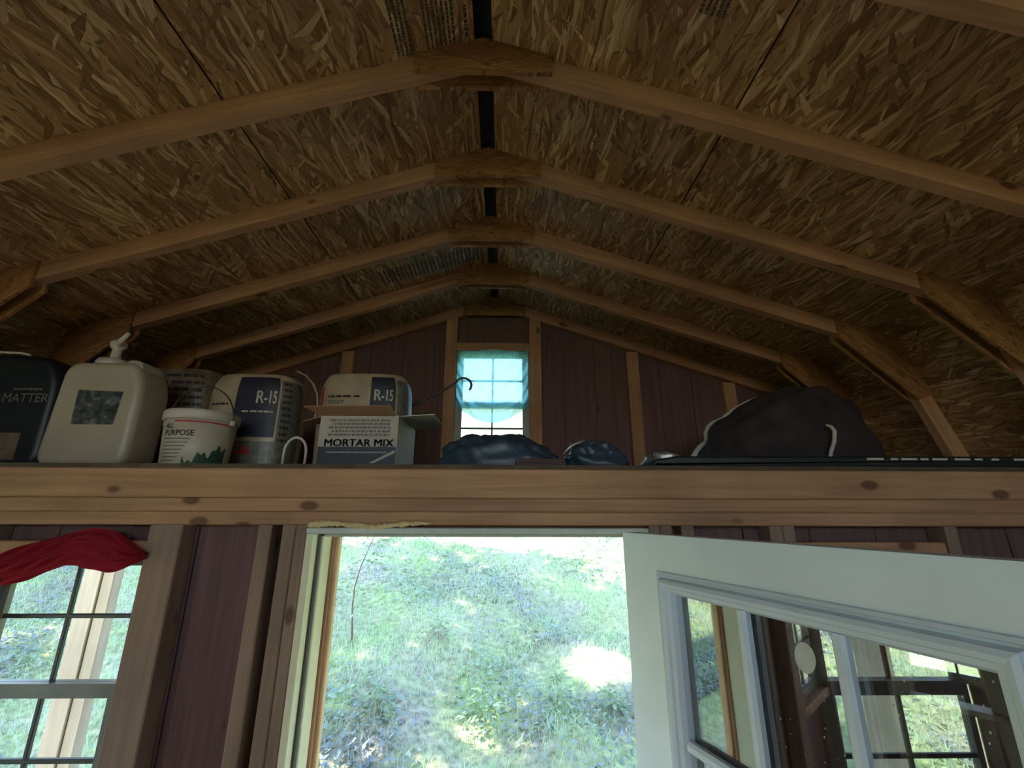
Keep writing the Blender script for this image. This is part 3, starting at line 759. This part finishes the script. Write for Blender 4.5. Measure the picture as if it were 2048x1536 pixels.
PRB = [('patch','navy_ink',.03,.22,.34,.955), ('patch','wrap_grey',.24,.50,.0,.93), ('text','white_plastic','R-15',.05,.71,.11,.14), ('lines','ink',-.18,.0,.74,.74,1,.022), ('lines','grey_ink',-.18,-.05,.68,.70,2,.015), ('patch','red_ink',-.30,-.26,.6,.85)]
e, _s = pack('insulation_pack', -.525, 1.75, .370, .425, .20, 'round topped wrapped pack of insulation standing behind the mortar mix box', PRB, .0)
MB().tube([(-.775,1.71,2.475),(-.735,1.70,2.455),(-.700,1.70,2.420),(-.678,1.70,2.375),(-.672,1.70,2.330),(-.676,1.70,2.27)], .0035, 6).build('strap', 'wrap', e)
PRC = [('lines','ink',-.2,.25,.62,.9,5,.03), ('patch','red_ink',-.30,-.22,.5,.85)]
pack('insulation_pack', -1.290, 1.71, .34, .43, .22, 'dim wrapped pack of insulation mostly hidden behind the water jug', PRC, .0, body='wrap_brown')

# --- mortar mix carton with open flaps
bx0, bx1, by0, by1, bz1 = -.532, -.277, 1.42, 1.695, 2.232
e = empty('carton', ((bx0+bx1)/2, (by0+by1)/2, LZT), label='open white and navy carton reading mortar mix with brown flaps', category='box')
MB().box(bx0, bx1, by0, by0+.004, LZT, bz1).build('front_panel', 'box_white', e)
MB().box(bx0, bx0+.004, by0+.004, by1, LZT, bz1).build('side_panel', 'card', e)
MB().box(bx1-.004, bx1, by0+.004, by1, LZT, bz1).build('side_panel', 'carton_side', e)
MB().box(bx0+.004, bx1-.004, by1-.004, by1, LZT, bz1).build('back_panel', 'card', e)
MB().box(bx0+.004, bx1-.004, by0+.004, by1-.004, LZT, LZT+.004).build('bottom_panel', 'card', e)
def slabq(name, mat, A, B_, C_, D_, t=.003):
    A, B_, C_, D_ = map(Vector, (A, B_, C_, D_)); n = (B_-A).cross(D_-A).normalized()*t
    V = [A, B_, C_, D_, A+n, B_+n, C_+n, D_+n]
    return MB().add(V, [(0,1,2,3),(7,6,5,4),(0,4,5,1),(1,5,6,2),(2,6,7,3),(3,7,4,0)]).build(name, mat, e)
slabq('flap', 'card', (bx0,by0,bz1), (bx1-.01,by0,bz1), (bx1-.015,by0-.055,bz1+.022), (bx0-.035,by0-.055,bz1+.018))
slabq('flap', 'card', (bx0,by0+.02,bz1), (bx0,by1-.02,bz1), (bx0-.07,by1-.03,bz1+.01), (bx0-.07,by0+.03,bz1-.016))
slabq('flap', 'carton_side', (bx1,by1-.02,bz1), (bx1,by0+.02,bz1), (bx1+.11,by0+.04,bz1+.012), (bx1+.11,by1-.03,bz1+.012))
slabq('flap', 'card', (bx1-.01,by1,bz1), (bx0+.01,by1,bz1), (bx0+.02,by1-.02,bz1+.045), (bx1-.02,by1-.02,bz1+.045))
ff = lambda u, v: (u, by0-.0012, v)
ff2 = lambda u, v: (u, by0-.0020, v)
patch(MB(), ff, bx0+.002, bx1-.002, LZT, 2.128, 1, 1).build('navy_band', 'navy_ink', e)
text_on(MB(), 'MORTAR MIX', ff2, bx0+.022, 2.1295, .023, .222, .045).build('lettering', 'navy_ink', e)
mb = MB()
for k in range(5): scribble(mb, ff2, bx0+.03+.01*(k%2), bx1-.025, 2.163 + .012*k, .0075, 300+k, .3)
mb.build('small_print', 'grey_ink', e)
mb = MB(); scribble(mb, ff2, bx0+.03, bx1-.03, 2.108, .004, 320)
mb.add([ff2(bx1-.085,LZT+.014), ff2(bx1-.070,LZT+.014), ff2(bx1-.006,2.108), ff2(bx1-.006,2.118)], [(0,1,2,3)]); mb.build('pale_print', 'box_white', e)
_fl = Vector((0, -.055, .020)).normalized()
fl = lambda u, v: (u, by0 - .004 + _fl.y*v, bz1 + .0005 + _fl.z*v - .003)
scribble(MB(), lambda u, v: (u, by0-.030, bz1+.0065+v), bx0+.06, bx1-.06, 0, .004, 330).build('flap_print', 'red_ink', e)

# --- white plastic arch
tag(MB().tube([(-.580+.034*math.cos(a), 1.375, 2.066 + .036 + .048*math.sin(a)) if 0 < a < math.pi else ((-.546 if a <= 0 else -.614), 1.375, LZT+.003) for a in [-1]+list(np.linspace(.001, math.pi-.001, 18))+[9]], .0042, 8).build('plastic_hook', 'white_plastic', None, None, True),
    'small white arched plastic hook standing by the mortar mix carton', 'hook')
# --- cane with a crook
pts = [(-.62,2.02,LZT+.008),(-.46,2.03,2.345),(-.385,2.03,2.400),(-.245,2.03,2.475),(-.170,2.03,2.520)]
for a in np.linspace(R(125), R(-40), 12): pts.append((-.130+.040*math.cos(a), 2.03, 2.513+.036*math.sin(a)))
tag(MB().tube(pts, .0055, 8).build('cane', 'wire', None, None, True), 'thin dark cane whose curled crook shows against the curtained window', 'cane')

# --- lumps of tarp and bags: noisy domes
def lump(cx, cy, w, d, h, seed, prof=None, wr=.05, nu=56, nv=22, ex=.8, crease=0.):
    r = np.random.default_rng(seed); ph = r.uniform(0, 6.28, 24); fr = r.uniform(2, 9, 24); fv = r.uniform(1, 7, 24); am = r.uniform(.2, 1, 24)/fr
    mb = MB(); V = []; F = []
    for j in range(nv+1):
        t = j/nv*math.pi/2
        for i in range(nu):
            a = 2*math.pi*i/nu; nz = sum(am[k]*math.sin(round(fr[k])*a + fv[k]*t*2 + ph[k]) for k in range(24))
            c, s = math.cos(a), math.sin(a); k = 1 + wr*nz
            k += crease*(math.sin(7*a+9*t+ph[0])*math.sin(11*a-5*t+ph[1]) + .6*abs(math.sin(13*a+14*t+ph[2])))*math.sin(2*t)
            x = math.copysign(abs(c)**ex, c)*w/2*math.cos(t)**.6*k; y = math.copysign(abs(s)**ex, s)*d/2*math.cos(t)**.6*k
            hh = h*(prof(x/(w/2)) if prof else 1.)
            z = hh*math.sin(t)**.9*(1 + wr*.8*nz*math.cos(t))*(1 + (k-1-wr*nz)*1.3)
            V.append((cx+x, cy+y, LZT + max(0, z)))
    for j in range(nv):
        for i in range(nu): F.append((j*nu+i, j*nu+(i+1)%nu, (j+1)*nu+(i+1)%nu, (j+1)*nu+i))
    F.append(tuple(range(nu-1,-1,-1)))
    return mb.add(V, F)
pf_ = lambda u: .86 + .14*math.cos((u+.25)*2.2) + .05*math.sin(u*6)
tag(lump(.058, 1.68, .47, .34, .147, 11, pf_, .06, 90, 34, .8, .05).build('tarp_bundle', 'tarp', None, None, True), 'long dark blue tarp bundle lying under the curtained gable window', 'tarp')
e = empty('crumpled_tarp', (.37, 1.58, LZT), label='crumpled dark blue tarp end with a pale strip laid on as sheen, right of the long bundle', category='tarp')
lump(.402, 1.59, .21, .20, .110, 5, lambda u: 1-.35*max(0,u)**2, .14, 80, 30, .8, .055).build('body', 'tarp', e, None, True)
MB().tube([(.268,1.482,2.112),(.292,1.481,2.138),(.312,1.482,2.150),(.335,1.486,2.158),(.350,1.49,2.166)], [.004,.006,.005,.006,.003], 6).build('sheen_strip', 'steel', e, None, True)  # pale tube standing in for the white sheen on the fold
ol = rounded([(.108,LZT),(.262,LZT),(.262,2.092),(.108,2.092)], 4, .012)
tag(puffed(ol, 1.40, 1.475, .010).build('folded_cloth', 'mauve', None, None, True), 'small flat mauve folded cloth at the loft edge before the tarp', 'cloth')
e = empty('plastic_scrap', (.62, 1.52, LZT), label='small crumpled whitish plastic scrap between stud and dark bag', category='plastic wrap')
lump(.628, 1.555, .115, .10, .072, 21, None, .22, 30, 12).build('body', 'steel', e, None, True)

bagp = lambda u: 1.0 - .34*max(0, .15-u)**1.25 - .34*max(0, u-.45)**1.4
e = empty('duffel_bag', (1.15, 1.74, LZT), label='big dark maroon stuffed bag with pale piping and a strap loop', category='bag')
lm = lump(1.190, 1.74, .66, .42, .355, 31, bagp, .04, 64, 24, .72, .035); lm.build('body', 'maroon', e, None, True)
cp = [Vector(lm.V[j*64+29]) for j in range(1, 24)]; cp = [q + Vector((-.003, -.003, .003)) for q in cp]
MB().tube(cp, list(np.linspace(.015, .004, len(cp))), 8).build('piping', 'piping', e, None, True)
MB().tube([(1.20,1.515,2.085),(1.213,1.512,2.13),(1.232,1.510,2.17),(1.240,1.510,2.205),(1.232,1.512,2.222),(1.218,1.516,2.228)], [.006,.007,.007,.007,.006,.004], 8).build('strap_loop', 'piping', e, None, True)
e = empty('folded_sheet', (1.3, 1.42, LZT), label='flat black folded sheet with white printed marks on its edge, under the big bag', category='plastic sheet')
ol = rounded([(.520,LZT),(1.985,LZT),(1.985,2.098),(.60,2.094),(.530,2.082)], 3, .008)
puffed(ol, 1.335, 1.485, .008).build('body', 'mat', e)
mb = MB(); fm = lambda u, v: (u, 1.3345, v)
for k, (a, b_) in enumerate([(1.188,1.240),(1.262,1.285),(1.295,1.345),(1.355,1.38),(1.392,1.44),(1.462,1.512),(1.525,1.55),(1.578,1.602),(1.648,1.70)]):
    MB().add([fm(a,2.084), fm(b_,2.084), fm(b_,2.0905), fm(a,2.0905)], [(0,1,2,3)]).build('printed_mark', 'piping', e)

# ------------------------------------------------------------------ curtain on the gable window
def curt(a, b_):
    x = -.225 + .440*a; sag = .10*(1-(2*a-1)**2)
    ztop = 2.902 - .006*math.sin(a*9)
    zb = 2.545 - sag*1.05
    z = ztop + (zb-ztop)*b_
    y = GY - .010 - .012*math.sin(math.pi*b_) + .011*math.sin(26*(b_*1.0 + .45*(2*a-1)**2))*b_**.7 + .007*math.sin(a*30 + b_*4)*(.1+.9*abs(2*a-1))
    return (x, y, z)
tag(MB().grid(60, 48, curt).build('curtain', 'sheer', None, None, True), 'sheer pale curtain swagged across the small gable window', 'curtain')
# ------------------------------------------------------------------ red bandana on the left window
tx = [-1.40,-1.29,-1.22,-1.147,-1.105,-1.06,-1.0,-.955]; tz = [1.800,1.835,1.857,1.876,1.880,1.872,1.835,1.812]
bz = [1.712,1.738,1.768,1.786,1.772,1.768,1.756,1.800]; bz_x = [-1.40,-1.27,-1.20,-1.15,-1.135,-1.10,-1.03,-.955]
def sm(x, X_, Z_): return float(np.mean([np.interp(x+d, X_, Z_) for d in (-.022, -.011, 0, .011, .022)]))
def ban(a, b_):
    x = -1.405 + .452*a; t_ = sm(x, tx, tz); q = sm(x, bz_x, bz)
    z = t_ + (q-t_)*b_; kn = math.exp(-((x+1.125)/.035)**2)
    y = 1.312 - .012*math.sin(b_*math.pi) + (.009*math.sin(b_*15 + abs(x+1.125)*26) + .005*math.sin(b_*33 - abs(x+1.125)*40))*(.35+min(1, abs(x+1.125)*6)*.65) - .010*kn
    return (.0717 + (x-.0717)*.9635, y, 1.93 + (z-1.93)*.9635)
tag(MB().grid(110, 60, ban).build('bandana', 'red_cloth', None, None, True), 'red bandana tied as a swag over the left window', 'cloth')

# ------------------------------------------------------------------ step ladder (seen in the door glass)
e = empty('step_ladder', (-1.33, .82, 0), label='old wooden step ladder mirrored in the open door glass', category='ladder')
for (a, b_) in [((-1.18,.62,0),(-1.27,.76,1.74)), ((-1.18,1.10,0),(-1.27,.98,1.74)), ((-1.74,.62,0),(-1.36,.76,1.70)), ((-1.74,1.10,0),(-1.36,.98,1.70))]:
    A, B_ = Vector(a), Vector(b_); L = (B_-A).length; q = (B_-A).to_track_quat('X', 'Y').to_matrix().to_4x4()
    MB().cbox(0, L, -.030, .030, -.010, .010, .002).build('side_rail', 'old_wood', e, loc(*A) @ q)
for k in range(1, 6):
    f = k/6; x = -1.18 - .09*f; ya = .62+.14*f; yb = 1.10-.12*f; z = 1.74*f
    MB().cbox(-(yb-ya)/2, (yb-ya)/2, -.045, .045, -.011, .011, .002).build('step', 'old_wood', e, loc(x, (ya+yb)/2, z) @ Matrix.Rotation(R(90), 4, 'Z'))
MB().box(-1.42, -1.22, .72, 1.02, 1.741, 1.762).build('top_step', 'old_wood', e)
SUN_GAP = (1.0, 4.95, .47)
# ------------------------------------------------------------------ outdoors
def leaf_mat(name, c1, c2, transl=.35):
    m = bpy.data.materials.new(name); m.use_nodes = True; t = m.node_tree; t.nodes.clear()
    out = node(t, 'ShaderNodeOutputMaterial'); d = node(t, 'ShaderNodeBsdfDiffuse'); l = node(t, 'ShaderNodeBsdfTranslucent')
    tc = node(t, 'ShaderNodeTexCoord')
    n = node(t, 'ShaderNodeTexNoise'); n.inputs['Scale'].default_value = 1.3; n.inputs['Detail'].default_value = 9; n.inputs['Roughness'].default_value = .72; link(t, tc.outputs['Object'], n.inputs['Vector'])
    r = ramp(t, [(.36, c1), (.64, c2)]); link(t, n.outputs['Fac'], r.inputs[0])
    link(t, r.outputs[0], d.inputs[0]); link(t, r.outputs[0], l.inputs[0])
    mx = node(t, 'ShaderNodeMixShader'); mx.inputs[0].default_value = transl; link(t, d.outputs[0], mx.inputs[1]); link(t, l.outputs[0], mx.inputs[2]); link(t, mx.outputs[0], out.inputs[0])
    return m
M['grass'] = leaf_mat('hillside grass', (.46, .44, .42), (.42, .60, .30)); M['leaf'] = leaf_mat('weed leaf', (.20, .27, .16), (.34, .46, .24)); M['crown'] = leaf_mat('tree leaf', (.05, .11, .03), (.10, .20, .05), .25)
M['bark'] = plain('bark', (.10, .07, .05), .9, var=.3, scale=15)
def blades(n, x0, x1, y0, y1, hmin, hmax, wd, seed):
    r = np.random.default_rng(seed)
    x = r.uniform(x0, x1, n); y = r.uniform(y0, y1, n)
    dens = .5 + .25*np.sin(x*1.7+y*1.1) + .25*np.sin(x*.9-y*2.3+2)
    k = r.uniform(0, 1, n) < .35 + .65*dens; x, y = x[k], y[k]; n = len(x)
    z = hill(x, y) - .01; h = r.uniform(hmin, hmax, n)*(.6+.6*r.beta(2,3,n)); a = r.uniform(0, 2*np.pi, n); ln = r.normal(0, .45, (n, 2))*h[:,None]
    w = wd*r.uniform(.6, 1.4, n)
    dx, dy = np.cos(a)*w, np.sin(a)*w
    P = np.empty((n, 5, 3))
    P[:,0] = np.stack([x-dx, y-dy, z], 1); P[:,1] = np.stack([x+dx, y+dy, z], 1)
    mx, my = x+ln[:,0]*.35, y+ln[:,1]*.35
    P[:,2] = np.stack([mx+dx*.7, my+dy*.7, z+h*.6], 1); P[:,3] = np.stack([mx-dx*.7, my-dy*.7, z+h*.6], 1)
    P[:,4] = np.stack([x+ln[:,0], y+ln[:,1], z+h], 1)
    base = np.arange(n)[:,None]*5
    quads = base + np.array([0,1,2,3]); tris = base + np.array([3,2,4])
    me = bpy.data.meshes.new('grass'); me.vertices.add(n*5); me.vertices.foreach_set('co', P.ravel())
    loops = np.concatenate([quads.ravel(), tris.ravel()]); me.loops.add(len(loops)); me.loops.foreach_set('vertex_index', loops)
    me.polygons.add(2*n); me.polygons.foreach_set('loop_start', np.concatenate([np.arange(n)*4, n*4+np.arange(n)*3])); me.polygons.foreach_set('loop_total', np.concatenate([np.full(n,4), np.full(n,3)]))
    me.update(); me.validate(); return me
tag(ob('grass', blades(190000, -8, 4.5, 3.0, 11, .03, .15, .0035, 3), 'grass'), 'pale green grass and weeds covering the hillside', 'grass', kind='stuff')

def leafy(pos, stem, nleaf, size, seed, name, label, cat, grp=None, spread=.5, mat='leaf'):
    r = random.Random(seed); e = empty(name, pos, label=label, category=cat, group=grp); P0 = Vector(pos)
    pts = [P0 + Vector((.05*stem*math.sin(k*.8+seed), .05*stem*math.cos(k*.7+seed), stem*k/6 - .02)) for k in range(7)]
    MB().tube(pts, [max(.0022, .010*stem*(1-k/7.5)) for k in range(7)], 6).build('stem', 'bark', e)
    mb = MB()
    for k in range(nleaf):
        f = r.uniform(.25, 1.05)*6; i = min(5, int(f)); p = pts[i].lerp(pts[i+1], min(1, f-i))
        a = r.uniform(0, 6.283); ra = spread*stem*r.uniform(.15, 1)*(1.15-f/8); q = p + Vector((math.cos(a)*ra, math.sin(a)*ra, r.uniform(-.1,.2)*ra))
        s = size*r.uniform(.6, 1.3); u = Vector((math.cos(a), math.sin(a), r.uniform(-.6,.3))).normalized(); v = u.cross(Vector((r.uniform(-.4,.4), r.uniform(-.4,.4), 1))).normalized()
        mb.add([q, q+u*s*.5+v*s*.28, q+u*s, q+u*s*.5-v*s*.28], [(0,1,2,3)])
    mb.build('foliage', mat, e)
    return e
def hp(x, y): return (x, y, float(hill(np.array([x]), np.array([y]))[0]))
e = leafy(hp(-1.56, 5.18), 1.15, 220, .075, 2, 'sapling', 'thin dark stemmed sapling leaning at the left of the doorway view', 'sapling', spread=.26)
for c in e.children:      # the stem leans to the right
    if c.name.startswith('stem'): c.data.transform(Matrix.Translation((-1.56, 5.18, .53)) @ Matrix.Shear('XY', 4, (.13, .05)) @ Matrix.Translation((1.56, -5.18, -.53)))
    else: c.data.transform(Matrix.Translation((-1.56, 5.18, .53)) @ Matrix.Shear('XY', 4, (.22, .05)) @ Matrix.Translation((1.56, -5.18, -.53)))
# leaf litter and low broad leaves among the grass
def litter(n, seed):
    r = np.random.default_rng(seed); y = 3.2 + 6.5*r.uniform(0, 1, n)**1.6; x = r.uniform(-7.5, 4, n)
    k = (np.sin(x*2.1+y*1.3) + np.sin(x*.8-y*2.7+1.2) + np.sin(x*4.3+y*3.1)*.6 + r.normal(0, .5, n)) > .1; k &= (((x-SUN_GAP[0])/.75)**2 + ((y-SUN_GAP[1])/.42)**2) > 1; x, y = x[k], y[k]; n = len(x)
    z = hill(x, y) + r.uniform(.0, .09, n); a = r.uniform(0, 6.283, n); s = r.uniform(.012, .034, n)
    u = np.stack([np.cos(a), np.sin(a), r.normal(0, .35, n)], 1)*s[:,None]; v = np.stack([-np.sin(a), np.cos(a), r.normal(.2, .4, n)], 1)*s[:,None]*.55
    c = np.stack([x, y, z], 1); P = np.stack([c-u, c+v, c+u, c-v], 1).reshape(-1, 3)
    return mesh('litter', P, (np.arange(n)[:,None]*4 + np.arange(4)).tolist())
M['litter'] = leaf_mat('leaf litter and low leaves', (.23, .25, .30), (.27, .38, .24), .25)
tag(ob('leaf_litter', litter(60000, 8), 'litter'), 'dark low leaves and litter scattered through the hillside grass', 'leaves', kind='stuff')
wl = ['broad leafy weed low in the middle of the doorway view', 'leafy weed right of centre low in the doorway', 'small leafy weed at the lower right of the doorway by the door edge', 'leafy weed near the lower left of the doorway beside the jamb', 'leafy weed in mid slope left of the doorway centre']
for k, (x, y, h_) in enumerate([(-.10,4.25,.30), (.55,4.45,.28), (1.0,4.35,.22), (-.95,4.2,.22), (-.6,5.2,.24)]):
    leafy(hp(x, y), h_, 110, .055, 30+k, 'weed_plant', wl[k], 'weed', 'leafy weeds on the slope', .75)
def tree(x, y, ht, cr, cz, n, seed, label):  # unseen tree, placed so its crown shades the visible slope
    r = np.random.default_rng(seed); p = hp(x, y); e = empty('tree', p, label=label, category='tree', group='unseen trees added for shade')
    MB().tube([(x, y, p[2]-.1), (x+.1, y, p[2]+ht*.3), (x-.05, y+.1, p[2]+ht*.6), (x, y, p[2]+ht*.9)], [.22,.17,.12,.04], 10).build('trunk', 'bark', e, None, True)
    d = r.normal(0, 1, (n, 3)); d /= np.linalg.norm(d, axis=1)[:,None]; rad = r.uniform(.35, 1, n)**.6
    c = np.array([x, y, p[2]+cz]) + d*rad[:,None]*np.array([cr, cr, cr*.55])
    u = r.normal(0, 1, (n, 3)); u /= np.linalg.norm(u, axis=1)[:,None]; v = np.cross(u, r.normal(0, 1, (n, 3))); v /= np.linalg.norm(v, axis=1)[:,None]
    tg = np.array(SUN_GAP); sdv = np.array(SUN_DIR); w_ = c - tg; w_ = w_ - np.outer(w_@sdv, sdv)      # leaves cleared along the sun ray to shape the sun patch
    k = np.linalg.norm(w_/np.array([.40,.34,.34]), axis=1) > 1; c, u, v = c[k], u[k], v[k]; n = len(c)
    s = r.uniform(.12, .30, n)[:,None]
    P = np.stack([c-u*s, c+v*s*.5, c+u*s, c-v*s*.5], 1).reshape(-1, 3)
    me = mesh('crown', P, (np.arange(n)[:,None]*4 + np.arange(4)).tolist()); ob('crown', me, 'crown', e)
tree(-6.6, 3.4, 8.5, 3.9, 7.6, 6500, 1, 'unseen leafy tree added for shade left of the hillside, nearest the porch')
tree(-13.4, 7.0, 9.0, 3.4, 8.0, 5200, 2, 'unseen leafy tree added for shade farthest left on the slope')
tree(-4.3, 10.6, 9.0, 3.8, 8.0, 6000, 3, 'unseen leafy tree added for shade up the slope behind the left part of the front wall')
